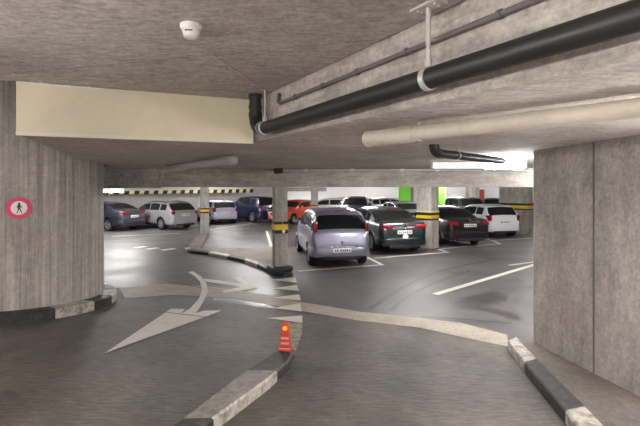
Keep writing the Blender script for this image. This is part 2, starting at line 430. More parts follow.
# upper ceiling over the ramps, following their gradient
b = MB(); b.prism([(-9, 3.6), (-2.73, 3.87), (-.7, 4.62), (1.23, 1.63), (3.2, -1.34), (4.1, -2.8), (4.2, -5), (-9, -5)], lambda x, y: ceil_up(y), 4.3)
struct(b, 'ceiling', M['ceil'])
# lower slab with the step face carrying the pipes
b = MB(); b.prism([(4.2, -2.9), (1.245, 1.66), (-.717, 4.67), (-3.5, 9.85), (-9, 10.6), (-9, 11.6), (14, 11.6), (14, -2.9)], 2.66, 4.3, 0, 1, 0)
struct(b, 'ceiling_lower', [M['slab'], M['beamface']])
b = MB(); b.prism([(-20, 11.5), (26, 11.5), (26, 40), (-20, 40)], 2.5, 2.8)
struct(b, 'ceiling_hall', M['slab'])
b = MB(); b.prism([(-20, -5.2), (26, -5.2), (26, 40), (-20, 40)], 4.3, 4.4); struct(b, 'ceiling_top', M['slab'])
b = MB(); b.box((2.5, 11.25, 2.43), (23, .5, .46)); b.box((2.5, 10.97, 2.6), (9.9 - 2.2, .1, .05))
struct(b, 'beam', M['beamface'])
b = MB(); b.box((-6.2, 10.9, 2.42), (4.3, .3, .5)); struct(b, 'beam', M['beamface'])
# enclosing walls
b = MB(); b.box((3, -5.1, 1.9), (48, .2, 5)); struct(b, 'wall_front', M['wallr'])
b = MB(); b.box((-9.1, 0, 1.9), (.2, 10.4, 5)); b.box((-9.1, 8.2, 3.2), (.2, 6, 2.4)); struct(b, 'wall_side', M['core'])
b = MB(); b.box((-20, 20, 1.9), (.3, 40, 5)); struct(b, 'wall_far_left', M['hallwall'])
b = MB(); b.box((26, 18, 1.9), (.3, 46, 5)); struct(b, 'wall_far_right', M['hallwall'])
b = MB(); b.prism([(-17, 23.2), (-3.3, 35.2), (-3.3, 35.6), (-17.3, 23.6)], -.2, 2.6); b.prism([(-3.6, 35.2), (-3.3, 35.2), (-3.3, 39.6), (-3.6, 39.6)], -.2, 2.6)
struct(b, 'wall_hall', M['hallwall'])
b = MB(); b.box((3, 39.7, 1.2), (46, .3, 3)); struct(b, 'wall_back', M['white_wall'])
b = MB(); b.box((-1.3, 34, 2.12), (3.6, 1.0, .3)); struct(b, 'beam_far', M['beamface'])

# cream boxed duct under the upper ceiling
root = empty('boxed_duct', (-2.7, 3.87, 2.64), 0, 'cream fronted boxed-in duct hanging below the upper left ceiling', 'duct', None, 'thing')
def sub(poly): return [(x + 2.7, y - 3.87) for x, y in poly]
b = MB(); b.prism(sub([(-2.73, 3.9), (-.72, 4.62), (-3.45, 9.8), (-4.9, 10.3), (-4.3, 8.6), (-4.09, 7.35)]), 0, .56)
b.build('casing', M['slab'], root)
b = MB(); b.prism(sub([(-2.735, 3.87), (-.71, 4.585), (-.72, 4.62), (-2.745, 3.905)]), .03, lambda x, y: ceil_up(y + 3.87) - 2.64 - .005)
b.build('front_board', M['cream'], root)
b = MB(); b.prism(sub([(-2.737, 3.866), (-.709, 4.581), (-.72, 4.63), (-2.747, 3.915)]), -.006, .03)
b.build('bottom_lip', M['lip'], root)
b = MB(); pts = []
for i in range(30):
    t = .03 + .3 * i / 29
    x, y = -2.735 + 2.02 * t, 3.87 + .715 * t
    pts.append((x + 2.7 + .0, y - 3.87 - .004, ceil_up(y) - 2.64 - .012 + random.uniform(-.004, .004)))
b.tube(pts, [random.uniform(.004, .012) for p in pts], 6); b.build('sealant_bead', M['foam'], root, smooth=60)

# hazard-striped low duct in front of the pale hall wall
root = empty('hazard_duct', (0, 0, 0), 0, 'low pale duct with black and yellow hazard stripe above the left row of cars', 'duct')
P0, P1 = Vector((-15.2, 22.6)), Vector((-4.9, 31.6)); tdir = (P1 - P0).normalized(); nd_ = Vector((-tdir.y, tdir.x))
zb_ = lambda x, y: 1.80 + .09 * (Vector((x, y)) - P0).dot(tdir) / (P1 - P0).length
b = MB(); b.prism([P0, P1, P1 + nd_ * 1.1, P0 + nd_ * 1.1], zb_, 2.27); b.build('casing', M['hallwall'], root)
b = MB(); L = (P1 - P0).length; k = 0; s = 0.0
while s < L - .05:
    w = min(.29, L - s)
    q0, q1 = P0 + tdir * s, P0 + tdir * (s + w); o_ = -nd_ * .012; hz = .17 + .09 * s / L
    vs = [(q0.x, q0.y, zb_(*q0)), (q1.x, q1.y, zb_(*q1)), ((q1 + tdir * .06).x, (q1 + tdir * .06).y, zb_(*q1) + hz), ((q0 + tdir * .06).x, (q0 + tdir * .06).y, zb_(*q0) + hz)]
    vs += [(v[0] + o_.x, v[1] + o_.y, v[2]) for v in vs]
    b.add(vs, [(4, 5, 6, 7), (3, 2, 1, 0), (0, 1, 5, 4), (1, 2, 6, 5), (2, 3, 7, 6), (3, 0, 4, 7)], k % 2); s += w; k += 1
b.build('hazard_stripe', [M['hblack'], M['pale_yellow']], root)

# ------------------------------------------------------------------ columns
def column(x, y, w, d, rz, h, label, band_z=1.13, stripes=None, corner=None, pad=False):
    """x, y: nearest bottom corner (corner) or centre"""
    R = Matrix.Rotation(rz, 4, 'Z')
    c = Vector((x, y, 0))
    if corner: c = c - R @ Vector((corner[0] * w / 2, corner[1] * d / 2, 0))
    root = empty('column', c, rz, label, 'column', None, 'structure')
    b = MB(); b.box((0, 0, h / 2), (w, d, h)); b.build('shaft', M['col'], root, bevel=.012)
    z = band_z
    for hh, m in stripes or ((.07, 'hblack'), (.11, 'yellow'), (.06, 'hblack')):
        b = MB(); b.box((0, 0, z + hh / 2), (w + .02, d + .02, hh)); b.build('hazard_band', M[m], root); z += hh
    if pad:
        b = MB(); b.box((0, 0, .15), (w + .22, d + .22, .1)); b.build('foot_block', M['kerb_black'], root, bevel=.02)
    return root
c280 = column(-1.02, 10.95, .33, .27, math.radians(21), 2.21, 'slim concrete column with yellow and black band and dark foot beside the minivan', 1.03, ((.09, 'hblack'), (.14, 'yellow'), (.07, 'hblack')), None, True)
b = MB(); b.tube([(.05, -.155, 1.08), (.05, -.165, 1.08)], .04, 16); b.build('round_reflector', M['white_sign'], c280)
b = MB(); b.box((.03, -.14, 1.7), (.02, .01, 1.0)); b.build('cable_strip', M['lead'], c280)
c425 = column(3.98, 15.41, .5, .62, math.radians(42), 2.5, 'broad rectangular concrete column with yellow band between the two black saloons', 1.02, ((.06, 'hblack'), (.12, 'yellow'), (.1, 'hblack'), (.06, 'pale_yellow')), (-1, -1))
c515 = column(9.75, 20.1, .5, 1.42, math.radians(42), 2.5, 'wide concrete pier with yellow band beside the white hatchback', 1.16, ((.06, 'hblack'), (.15, 'yellow'), (.1, 'hblack')), (-1, -1))
column(-5.42, 20.2, .38, .38, math.radians(20), 2.5, 'dark thin column with yellow band in front of the left row of cars', 1.02)
column(-.35, 27, .45, .45, 0, 2.5, 'plain grey column standing behind the orange car', .9)
column(6.9, 31, .55, .55, .2, 2.5, 'pale column in front of the bright far wall behind the black saloon', .9)
column(11.0, 31, .8, .5, .2, 2.5, 'pale column beside the red door at the far wall', .9)

# green and red painted areas on the bright far wall
def wall_panel(px0, px1, D, z0, z1, name, label, cat, mat):
    x0, x1 = (px0 - 320) / F * D, (px1 - 320) / F * D
    r = empty(name, ((x0 + x1) / 2, D, z0), 0, label, cat)
    b = MB(); b.box((0, 0, (z1 - z0) / 2), (x1 - x0, .12, z1 - z0)); b.build('panel', M[mat], r)
    for s in (-1, 1):
        b = MB(); b.box((s * (x1 - x0) / 2, -.03, (z1 - z0) / 2), (.06, .2, z1 - z0)); b.build('edge_trim', M['hallwall'], r)
wall_panel(398, 413, 37, 0, 2.4, 'green_panel', 'bright green wall panel left of the broad rectangular column', 'wall panel', 'green')
wall_panel(436, 445, 37, 0, 2.4, 'green_panel', 'bright green wall panel right of the broad rectangular column', 'wall panel', 'green')
wall_panel(475, 484, 37, 0, 2.1, 'red_door', 'small red door on the bright far wall behind the white hatchback', 'door', 'red_door')

# ------------------------------------------------------------------ pipes on the step face
fa, fb = Vector((-.717, 4.67)), Vector((1.245, 1.66)); fdir = (fb - fa).normalized(); fn = Vector((fdir.y, -fdir.x))
if fn.x > 0: fn = -fn
def face(t, off, z): p = fa + fdir * t + fn * off; return Vector((p.x, p.y, z))
def elbow(c0, c1, c2, r=0, n=8):
    out = []
    for i in range(n + 1):
        t = i / n; out.append(Vector(c0).lerp(Vector(c1), t).lerp(Vector(c1).lerp(Vector(c2), t), t))
    return out
root = empty('drain_pipe', face(0, .13, 2.76), 0, 'thick black drain pipe running along the concrete step below the ceiling', 'pipe'); L0 = root.location.copy()
def rel(pts): return [Vector(p) - L0 for p in pts]
s0 = .50
b = MB(); b.tube(rel([face(s0, .14, 2.735), face(4.6, .14, 2.79)]), .059, 24); b.build('pipe', M['black_pipe'], root, smooth=50)
b = MB(); b.tube(rel(elbow(face(s0 + .02, .14, 2.735), face(.36, .14, 2.73), face(.34, .14, 2.88))), .064, 20); b.build('elbow', M['black_pipe'], root, smooth=50)
b = MB(); b.tube(rel([face(.34, .14, 2.86), face(.34, .14, 3.09)]), .059, 20)
for z in (2.88, 2.95, 3.06): b.tube(rel([face(.34, .14, z), face(.34, .14, z + .035)]), .067, 20)
b.build('riser', M['black_pipe'], root, smooth=50)
b = MB(); b.tube(rel([face(s0 + .0, .14, 2.735), face(s0 + .012, .14, 2.735)]), .072, 20); b.build('seal_ring', M['lead'], root, smooth=50)
def hanger(t, label, plate=True):
    z0 = 2.735 + .0134 * (t - s0); top = face(t, .14, 0); zt = ceil_up(top.y)
    r = empty('pipe_hanger', (top.x, top.y, zt), 0, label, 'pipe hanger', 'pipe hangers')
    ang = math.atan2(fdir.y, fdir.x)
    b = MB(); b.tube([(0, 0, -.015), (0, 0, z0 + .085 - zt)], .009 if not plate else .0145, 10); b.tube([(0, 0, z0 + .105 - zt), (0, 0, z0 + .063 - zt)], .021, 8); b.build('rod', M['steel'], r, smooth=50)
    if plate:
        b = MB(); b.box((0, 0, -.006), (.2, .09, .014), ang); b.build('plate', M['steel'], r)
        for s in (-.06, .06):
            for w in (-.018, .018):
                x, y = s * math.cos(ang) - w * math.sin(ang), s * math.sin(ang) + w * math.cos(ang)
                b = MB(); b.tube([(x, y, -.012), (x, y, -.026)], .008, 6); b.build('bolt', M['steel'], r)
    b = MB(); ca, sa = math.cos(ang), math.sin(ang); vs = []; n = 28
    for k in range(n):
        w = 2 * PI * k / n
        for rr, dx in ((.061, -.018), (.067, -.018), (.067, .018), (.061, .018)):
            y_, z_ = rr * math.cos(w), rr * math.sin(w); vs.append((dx * ca - y_ * sa, dx * sa + y_ * ca, z_ + z0 - zt))
    fs = []
    for k in range(n):
        l = (k + 1) % n
        for q in range(4): fs.append((k * 4 + q, k * 4 + (q + 1) % 4, l * 4 + (q + 1) % 4, l * 4 + q))
    b.add(vs, fs); b.build('clamp', M['steel'], r, smooth=50)
hanger(2.63, 'galvanised pipe hanger with bolted ceiling plate holding the middle of the black pipe')
hanger(.56, 'thin galvanised pipe hanger beside the black pipe elbow', False)
root = empty('conduit', face(.62, .03, 3.0), 0, 'thin grey conduit clipped along the top of the concrete step', 'conduit'); L0 = root.location.copy()
cz = lambda t: 2.955 + .022 * t
b = MB(); b.tube(rel([face(.62, .02, 3.07), face(.62, .03, 2.985)] + [face(t * .4 + .66, .03, cz(t * .4 + .66)) for t in range(12)]), .016, 10); b.build('pipe', M['grey_pipe'], root, smooth=50)
for t in (.95, 1.4, 1.85, 2.35, 3.0):
    b = MB(); p = face(t, .03, cz(t)); b.tube(rel([p - Vector((fdir.x, fdir.y, 0)) * .012, p + Vector((fdir.x, fdir.y, 0)) * .012]), .024, 10); b.build('clip', M['grey_pipe'], root, smooth=50)
# ivory pipe under the lower slab
def at(px, py, D): return Vector(((px - 320) / F * D, D, EYE + (YH - py) / F * D))
e0, e1 = at(640, 108, 2.3), at(412, 134, 3.35); ed = (e0 - e1).normalized()
root = empty('ivory_pipe', e1, 0, 'ivory drain pipe with an open socket end under the lower slab', 'pipe'); L0 = e1.copy()
b = MB(); b.tube(rel([e1, e0 + ed * 1.2]), .056, 24); b.build('pipe', M['white_pipe'], root, smooth=50)
b = MB(); s1 = e1 - ed * .1; s2 = e1 - ed * .45
b.tube(rel([e1 + ed * .02, e1 - ed * .02, s1, s1]), [.06, .068, .07, .06], 24); b.build('collar', M['white_pipe'], root, smooth=50)
b = MB(); b.tube(rel([s1 + ed * .02, s2, s2, s1]), [.066, .066, .06, .06], 24, cap=False); b.tube(rel([s2, s2 + ed*.02, s2 + ed * .02, s2]), [.071, .071, .062, .062], 24, cap=False); b.build('socket', M['white_pipe'], root, smooth=50)
b = MB(); p = e1 + ed * .06; b.tube(rel([p - ed * .012, p + ed * .012]), .062, 20); b.tube(rel([p + Vector((0, 0, .05)), Vector((p.x, p.y, 2.66))]), .009, 8); b.build('clamp', M['steel'], root, smooth=50)
# black waste pipe near the light
q0, q1 = at(437, 153, 5.0), at(494, 160, 6.15); qd = (q1 - q0).normalized(); root = empty('waste_pipe', q0, 0, 'short black waste pipe under the slab above the bright right light', 'pipe'); L0 = q0.copy()
b = MB(); b.tube(rel([q0, q1 + qd * .3]), .05, 18); b.build('pipe', M['black_pipe'], root, smooth=50)
b = MB(); b.tube(rel(elbow(q0 + qd * .05, q0 - qd * .07, q0 - qd * .07 + Vector((0, 0, .1)), .06)), .058, 16); b.build('elbow', M['black_pipe'], root, smooth=50)
b = MB(); p = q0.lerp(q1, .3); b.tube(rel([p - qd * .015, p + qd * .015]), .057, 16); b.tube(rel([p, Vector((p.x, p.y, 2.66))]), .008, 8); b.build('clamp', M['steel'], root, smooth=50)
# grey pipe stub by the duct
q0, q1 = at(231, 160.5, 6.3), at(168, 168.5, 8.8); root = empty('pipe_stub', q0, 0, 'pale grey pipe with rounded end below the slab behind the cream duct', 'pipe'); L0 = q0.copy()
b = MB(); b.tube(rel([q0, q1]), .06, 16); b.build('pipe', M['lead'], root, smooth=50)
b = MB(); dq = (q1 - q0).normalized(); b.tube(rel([q0 - dq * .14, q0 - dq * .13, q0 - dq * .08, q0, q0 + dq * .3]), [.02, .05, .075, .075, .075], 16); b.build('socket', M['lead'], root, smooth=50)
# sprinkler main along the beam
q0, q1 = at(283, 170.3, 10.6), at(437, 170.3, 10.6); root = empty('service_pipe', q0, 0, 'thin metal service pipe running along the top of the long beam', 'pipe'); L0 = q0.copy()
b = MB(); b.tube(rel([q0, q1 + Vector((2.3, 0, 0))]), .03, 12); b.build('pipe', M['lead'], root, smooth=50)
for px in (306, 352, 402, 437):
    b = MB(); p = at(px, 170.3, 10.6); b.tube(rel([p - Vector((.05, 0, 0)), p + Vector((.05, 0, 0))]), .045, 12); b.tube(rel([p, Vector((p.x, p.y, 2.66))]), .012, 8); b.build('coupling', M['steel'], root, smooth=50)
b = MB(); b.tube(rel([q0 - Vector((.22, 0, .02)), q0 + Vector((.0, 0, 0))]), .07, 14); b.build('valve', M['black_pipe'], root, smooth=50)

# ------------------------------------------------------------------ light battens, seen and added
def batten(name, loc, rz, length, label, group, lit=1.0, mat='tube', drop=0, rad=.026):
    r = empty(name, (loc[0], loc[1], loc[2] - drop), rz, label, 'light', group)
    if drop:
        for s in (-1, 1):
            b = MB(); b.tube([(s * length * .36, 0, -.02), (s * length * .36, 0, drop)], .006, 8); b.build('suspension_rod', M['steel'], r)
    b = MB(); b.box((0, 0, -.03), (length, .06, .04)); b.build('housing', M['white_plastic'], r, bevel=.008)
    b = MB(); e = length / 2 - .05; b.tube([(e - lit * (length - .1), 0, -.11), (e, 0, -.11)], rad, 12); b.build('tube', M[mat], r, smooth=60)
    for s in (-1, 1):
        b = MB(); b.box((s * (length / 2 - .03), 0, -.09), (.035, .06, .1)); b.build('lamp_holder', M['white_plastic'], r)
    return r
LR = at(478, 163, 7.0)
r = batten('ceiling_light', (LR.x, LR.y, 2.66), math.radians(-3), 1.55, 'bright fluorescent batten under the slab at the right wall edge', None, .42, 'tube_right', .03, .05)
b = MB(); b.tube([(-.72, 0, -.1), (.1, 0, -.1)], .05, 14); b.build('glow_end', M['glow_end'], r, smooth=50)  # faint glow added so the batten's unlit end reads white
LL = at(110, 190.5, 20.5)
r = batten('ceiling_light', (LL.x, LL.y, 2.5), math.radians(8), 1.25, 'bright fluorescent batten glowing beyond the round wall at left', None, 1, 'tube_left', 2.5 - LL.z - .09, .07)
hl = 'unseen fluorescent battens added over the parking hall'  # unseen lamps added to light the hall, tucked above the beam
for x, y in ((-13, 15), (-8, 17.5), (-2, 14.5), (3, 13.2), (8.5, 15), (-9.5, 21), (-3, 20), (2, 20), (7, 24), (12.5, 22), (-6, 27), (1, 28), (9, 29), (15, 28), (-1, 36), (5, 36), (11, 36), (17, 35)):
    batten('ceiling_light', (x, y, 2.5), .1, 1.3, 'unseen fluorescent batten added on the hall ceiling above the long beam', hl, 1, 'tube_added_hall', .02)
for x, y, a in ((-7.2, 11.0, .2), (4.7, 7.3, 1.2), (6.0, 10, .2)):  # lamps added out of view to brighten the slab underside and beam
    batten('ceiling_light', (x, y, 2.66 if y < 11.5 else 2.5), a, 1.3, 'unseen fluorescent batten added under the slab behind the concrete walls', 'unseen fluorescent battens added behind the walls', 1, 'tube_added_hall' if x < 0 else 'tube_added_wall', .12)
rl = 'unseen fluorescent battens lighting the ramps from behind the viewpoint'  # unseen; first one follows the hanger shadow, the rest added to light the ceiling
M['tube_unseen_ramp'] = plain('unseen_ramp_tube', grey(1), .5, emit=((1, .965, .925, 1), 120))
for x, y, a in ((1.9, -.9, 2.1), (-2.4, -1.6, 1.5), (-3.4, .9, 1.2), (-.6, -3.6, 0)):
    batten('ceiling_light', (x, y, ceil_up(y)), a, 1.5, 'unseen fluorescent batten placed behind the viewpoint to light the ramps', rl, 1, 'tube_unseen_ramp', .7)

def added_wall_batten(x, y, z, ang, label, mat):  # lamps added outside the frame to brighten duct and slab undersides
    r = empty('added_wall_light', (x, y, z), ang, label, 'light', 'fluorescent battens added on the side walls')
    b = MB(); b.box((0, .03, 0), (1.5, .06, .1)); b.build('housing', M['white_plastic'], r, bevel=.008)
    b = MB(); b.tube([(-.66, .09, 0), (.66, .09, 0)], .026, 10); b.build('tube', M[mat], r, smooth=60)
    for q in (-.7, .7):
        b = MB(); b.box((q, .09, 0), (.05, .07, .07)); b.build('lamp_holder', M['white_plastic'], r)
added_wall_batten(3.16, 2.2, 2.0, PI / 2 + .094, 'fluorescent batten added on the right wall just outside the picture', 'tube_added_wall')
added_wall_batten(-8.98, 2.6, 1.9, -PI / 2, 'fluorescent batten added on the far left wall outside the picture', 'tube_unseen_ramp')

# ------------------------------------------------------------------ sign, detector, warning post
dv = Vector(((19 - 320) / F, 1)); aa = dv.dot(dv); bb = -2 * dv.dot(CORE); cc = CORE.dot(CORE) - (RC + .02) ** 2
D = (-bb - math.sqrt(bb * bb - 4 * aa * cc)) / (2 * aa); p = dv * D; z = EYE + (YH - 208) / F * D
nrm = (p - CORE).normalized(); rz = math.atan2(nrm.y, nrm.x) + PI / 2
root = empty('no_pedestrian_sign', (p.x, p.y, z), rz, 'round red ringed no pedestrians sign on the round concrete wall', 'sign'); root.scale = (.8, 1, .8)
b = MB(); b.tube([(0, .02, 0), (0, -.004, 0)], .2, 40); b.build('disc', M['white_sign'], root, smooth=40)
b = MB(); vs = []; n = 48
for k in range(n):
    w = 2 * PI * k / n
    for r_, y_ in ((.205, .01), (.205, -.01), (.132, -.01), (.132, .0)): vs.append((r_ * math.cos(w), y_, r_ * math.sin(w)))
b.add(vs, [(k * 4 + q, k * 4 + q + 1, ((k + 1) % n) * 4 + q + 1, ((k + 1) % n) * 4 + q) for k in range(n) for q in range(3)]); b.build('red_ring', M['red_sign'], root, smooth=40)
b = MB()
b.tube([(0, -.004, .085), (0, -.008, .085)], .019, 14)
def limb(x0, z0, x1, z1, w):
    a = math.atan2(x1 - x0, z1 - z0); Lh = math.hypot(x1 - x0, z1 - z0)
    b.box(((x0 + x1) / 2, -.006, (z0 + z1) / 2), (w, .004, Lh), mat=Matrix.Rotation(a, 4, 'Y'))
limb(0, .068, .002, -.005, .036); limb(.006, -.0, .026, -.05, .017); limb(.026, -.046, .044, -.1, .014)
limb(-.004, 0, -.014, -.05, .017); limb(-.014, -.046, -.036, -.1, .014); limb(-.012, .06, -.034, .022, .011); limb(-.034, .026, -.02, -.006, .01); limb(.012, .06, .034, .026, .011); limb(.034, .03, .046, .0, .01)
b.build('walking_figure', M['black_sign'], root)

yd = 2.75
for i in range(20): yd = F * (ceil_up(yd) - .03 - EYE) / (YH - 30)
root = empty('smoke_detector', ((191 - 320) / F * yd, yd, ceil_up(yd)), 0, 'round white smoke detector on the upper left ceiling', 'smoke detector')
b = MB(); b.tube([(0, 0, .01), (0, 0, -.012), (0, 0, -.03), (0, 0, -.034)], [.066, .066, .06, .054], 28); b.build('base', M['white_plastic'], root, smooth=35)
b = MB(); b.tube([(0, 0, -.03), (0, 0, -.05), (0, 0, -.075), (0, 0, -.084)], [.052, .052, .042, .025], 28); b.build('head', M['white_plastic'], root, smooth=35)
b = MB(); b.box((0, -.05, -.048), (.045, .008, .008)); b.build('vent_slot', M['grey_pipe'], root)

pp = G(285, 350, .11)
root = empty('warning_post', (pp.x + .005, pp.y, pp.z - .005), math.radians(-8), 'small orange red warning post with amber lamp on the island kerb nose', 'warning post')
b = MB(); b.box((0, 0, .025), (.15, .1, .05)); b.build('base', M['orange_red'], root, bevel=.008)
b = MB(); vs = []
for w, d_, z_ in ((.058, .032, .05), (.05, .028, .2), (.046, .026, .31), (.036, .022, .335)):
    vs += [(-w, -d_, z_), (w, -d_, z_), (w, d_, z_), (-w, d_, z_)]
b.add(vs, [(i * 4 + k, i * 4 + (k + 1) % 4, i * 4 + 4 + (k + 1) % 4, i * 4 + 4 + k) for i in range(3) for k in range(4)] + [(15, 14, 13, 12)][::-1] + [(12, 13, 14, 15)]); b.build('body', M['orange_red'], root)
b = MB(); b.box((0, -.03, .095), (.1, .012, .022)); b.build('reflective_band', M['pinkwhite'], root)
b = MB(); b.box((0, -.03, .155), (.092, .012, .022)); b.build('reflective_band', M['pinkwhite'], root)
b = MB(); b.box((0, -.051, .038), (.13, .006, .014)); b.build('reflective_band', M['pinkwhite'], root)
b = MB(); b.tube([(0, .03, .27), (0, -.03, .27), (0, -.04, .27)], [.028, .028, .018], 18); b.build('amber_lamp', M['amber'], root, smooth=40)

# ------------------------------------------------------------------ cars
KIND = {
 'mpv': dict(L=4.04, W=1.70, H=1.60, top=[(0, .58), (.05, .95), (.08, 1.03), (.30, 1.46), (.42, 1.54), (1.2, 1.60), (1.9, 1.58), (2.3, 1.53), (3.15, 1.04), (3.35, .98), (3.8, .86), (3.98, .7), (4.04, .5)],
   belt=1.0, rw=(.095, .285), ws=(2.36, 3.08), win=[(.42, .98), (1.04, 1.72), (1.8, 2.75)], axles=(.70, 3.33), wr=.31, tl=(.085, .3, 1.12, .10), plate=.48),
 'liftback': dict(L=4.75, W=1.70, H=1.49, top=[(0, .60), (.03, .98), (.10, 1.06), (.5, 1.11), (1.25, 1.39), (1.8, 1.47), (2.4, 1.49), (2.9, 1.44), (3.75, 1.0), (3.9, .97), (4.45, .82), (4.68, .66), (4.75, .48)],
   belt=.98, rw=(.56, 1.2), ws=(2.98, 3.68), win=[(1.25, 1.6), (1.68, 2.4), (2.48, 3.4)], axles=(.98, 3.72), wr=.33, tl=(.36, .12, .93, .12), plate=.74),
 'saloon': dict(L=4.7, W=1.74, H=1.45, top=[(0, .60), (.03, .95), (.10, 1.02), (.75, 1.06), (1.4, 1.36), (1.8, 1.43), (2.3, 1.45), (2.75, 1.41), (3.5, 1.0), (3.65, .96), (4.4, .82), (4.63, .66), (4.7, .48)],
   belt=.95, rw=(.82, 1.36), ws=(2.82, 3.44), win=[(1.5, 2.05), (2.13, 3.2)], axles=(.98, 3.72), wr=.32, tl=(.3, .14, .88, .12), plate=.8),
 'estate': dict(L=4.6, W=1.77, H=1.49, top=[(0, .60), (.05, .94), (.09, 1.02), (.50, 1.39), (.62, 1.44), (1.5, 1.49), (2.2, 1.47), (2.6, 1.42), (3.4, 1.0), (3.55, .96), (4.3, .82), (4.52, .66), (4.6, .48)],
   belt=.96, rw=(.11, .48), ws=(2.68, 3.34), win=[(.55, 1.05), (1.15, 1.95), (2.03, 3.1)], axles=(.95, 3.62), wr=.32, tl=(.14, .16, .9, .1), plate=.78),
 'hatch': dict(L=3.9, W=1.66, H=1.46, top=[(0, .58), (.05, .9), (.09, .98), (.36, 1.36), (.46, 1.41), (1.2, 1.46), (1.75, 1.43), (2.05, 1.37), (2.75, 1.0), (2.9, .95), (3.5, .8), (3.82, .66), (3.9, .48)],
   belt=.94, rw=(.11, .35), ws=(2.12, 2.7), win=[(.5, 1.0), (1.08, 2.4)], axles=(.6, 3.08), wr=.3, tl=(.1, .26, .88, .1), plate=.7),
 'suv': dict(L=4.2, W=1.74, H=1.68, top=[(0, .68), (.04, 1.0), (.07, 1.1), (.26, 1.57), (.34, 1.62), (1.2, 1.68), (2.0, 1.65), (2.25, 1.6), (2.8, 1.14), (2.95, 1.1), (3.8, .98), (4.1, .8), (4.2, .6)],
   belt=1.08, rw=(.09, .25), ws=(2.3, 2.75), win=[(.42, .92), (1.0, 1.62), (1.7, 2.5)], axles=(.72, 3.2), wr=.35, tl=(.1, .22, 1.0, .1), plate=.8),
}
def interp(c, t):
    if t <= c[0][0]: return c[0][1]
    for (a, va), (d, vd) in zip(c, c[1:]):
        if t <= d: return va + (vd - va) * (t - a) / (d - a)
    return c[-1][1]
PAINTS = {}
def paint(col, metal=.35):
    k = (col, metal)
    if k not in PAINTS: PAINTS[k] = plain('car_paint', rgb(*col), .32, metal, .8)
    return PAINTS[k]
def make_car(kind, label, x, y, psi, col, metal=.35, name='car', emblem=False, sticker=False, group=None, chrome=False, roof_rails=False):
    K = KIND[kind]; L, W = K['L'], K['W']; hw = W / 2
    top = K['top']
    wc = [(0, .80 * hw), (.03, .86 * hw), (.08, .91 * hw), (.2, .965 * hw), (.6, hw * .995), (1.2, hw), (L - 1.2, hw), (L - .6, hw * .96), (L - .25, hw * .86), (L - .1, hw * .74), (L, hw * .55)]
    zbc = [(0, .34), (.3, .24), (.7, .19), (L - .7, .19), (L - .2, .22), (L, .28)]
    def zt(t): r = .03; return (interp(top, max(0, t - r)) + 2 * interp(top, t) + interp(top, min(L, t + r))) / 4
    def section(t):
        T = zt(t); w = interp(wc, t); zb = interp(zbc, t)
        be = min(K['belt'] + .06 * (1 - t / L), T - .045)
        z7 = max(be + .022, T - .075); w6 = w - .035; w7 = w6 - .30 * (z7 - be) - .012
        w8 = max(w7 - .10, .2)
        return [(0, zb), (w * .8, zb), (w - .04, zb + .12 * (be - zb)), (w - .005, zb + .35 * (be - zb)), (w + .005, zb + .62 * (be - zb)), (w - .003, zb + .86 * (be - zb)), (w6, be),
                (w7, z7), (w8, T - .016), (w8 * .5, T), (0, T + .004)]
    NQ = 10
    def P(t, q, side=1):
        s = section(t); i = min(int(q), NQ - 1); f = q - i
        return Vector((side * (s[i][0] + (s[i + 1][0] - s[i][0]) * f), t - L / 2, s[i][1] + (s[i + 1][1] - s[i][1]) * f))
    ts = sorted(set([0, .012, .03, .05, .08, .11, .15, .2, .26, .3, .35, .4, .48, .56, .66, .8] + [round(p[0], 3) for p in top] + [round(p[0] + d, 3) for p in top[4:-1] for d in (-.04, .04)]
                    + [i * .2 for i in range(4, int(L / .2) + 1)] + [L - .05, L - .02, L]))
    ts = [t for i, t in enumerate(ts) if i == 0 or t - ts[i - 1] > .006]; ts[-1] = L
    vs, fs = [], []; ns = 2 * NQ
    for t in ts:
        for q in range(NQ + 1): vs.append(P(t, q))
        for q in range(NQ - 1, 0, -1): vs.append(P(t, q, -1))
    for i in range(len(ts) - 1):
        for k in range(ns):
            l = (k + 1) % ns; fs.append((i * ns + k, i * ns + l, (i + 1) * ns + l, (i + 1) * ns + k))
    fs += [tuple(range(ns - 1, -1, -1)), tuple((len(ts) - 1) * ns + k for k in range(ns))]
    c, s = math.cos(psi), math.sin(psi)
    # x, y: ground point below the middle of the rear axle
    off = L / 2 - K['axles'][0]
    root = empty(name, (x - s * off, y + c * off, ground(x, y)), psi, label, 'car', group)
    pm = paint(col, metal)
    b = MB(); b.add(vs, fs); body = b.build('body', [pm, M['dark_trim']], root)
    bm = bmesh.new(); bm.from_mesh(body.data); bmesh.ops.recalc_face_normals(bm, faces=bm.faces[:]); bm.to_mesh(body.data); bm.free()
    r = K['wr']; ra = r + .05
    cb = MB()
    for ax in K['axles']:
        for sd in (-1, 1): cb.tube([(sd * (hw - .24), ax - L / 2, r + .01), (sd * (hw + .2), ax - L / 2, r + .01)], ra, 28)
    cut = cb.build('cutter', [M['dark_trim']])
    bm = bmesh.new(); bm.from_mesh(cut.data); bmesh.ops.recalc_face_normals(bm, faces=bm.faces[:]); bm.to_mesh(cut.data); bm.free()
    md = body.modifiers.new('arch', 'BOOLEAN'); md.object = cut; md.operation = 'DIFFERENCE'; md.solver = 'EXACT'
    cut.parent = root
    dg = bpy.context.evaluated_depsgraph_get(); dg.update()
    me = bpy.data.meshes.new_from_object(body.evaluated_get(dg)); body.modifiers.clear()
    body.data = me; bpy.data.objects.remove(cut)
    while len(me.materials) < 2: me.materials.append(M['dark_trim'])
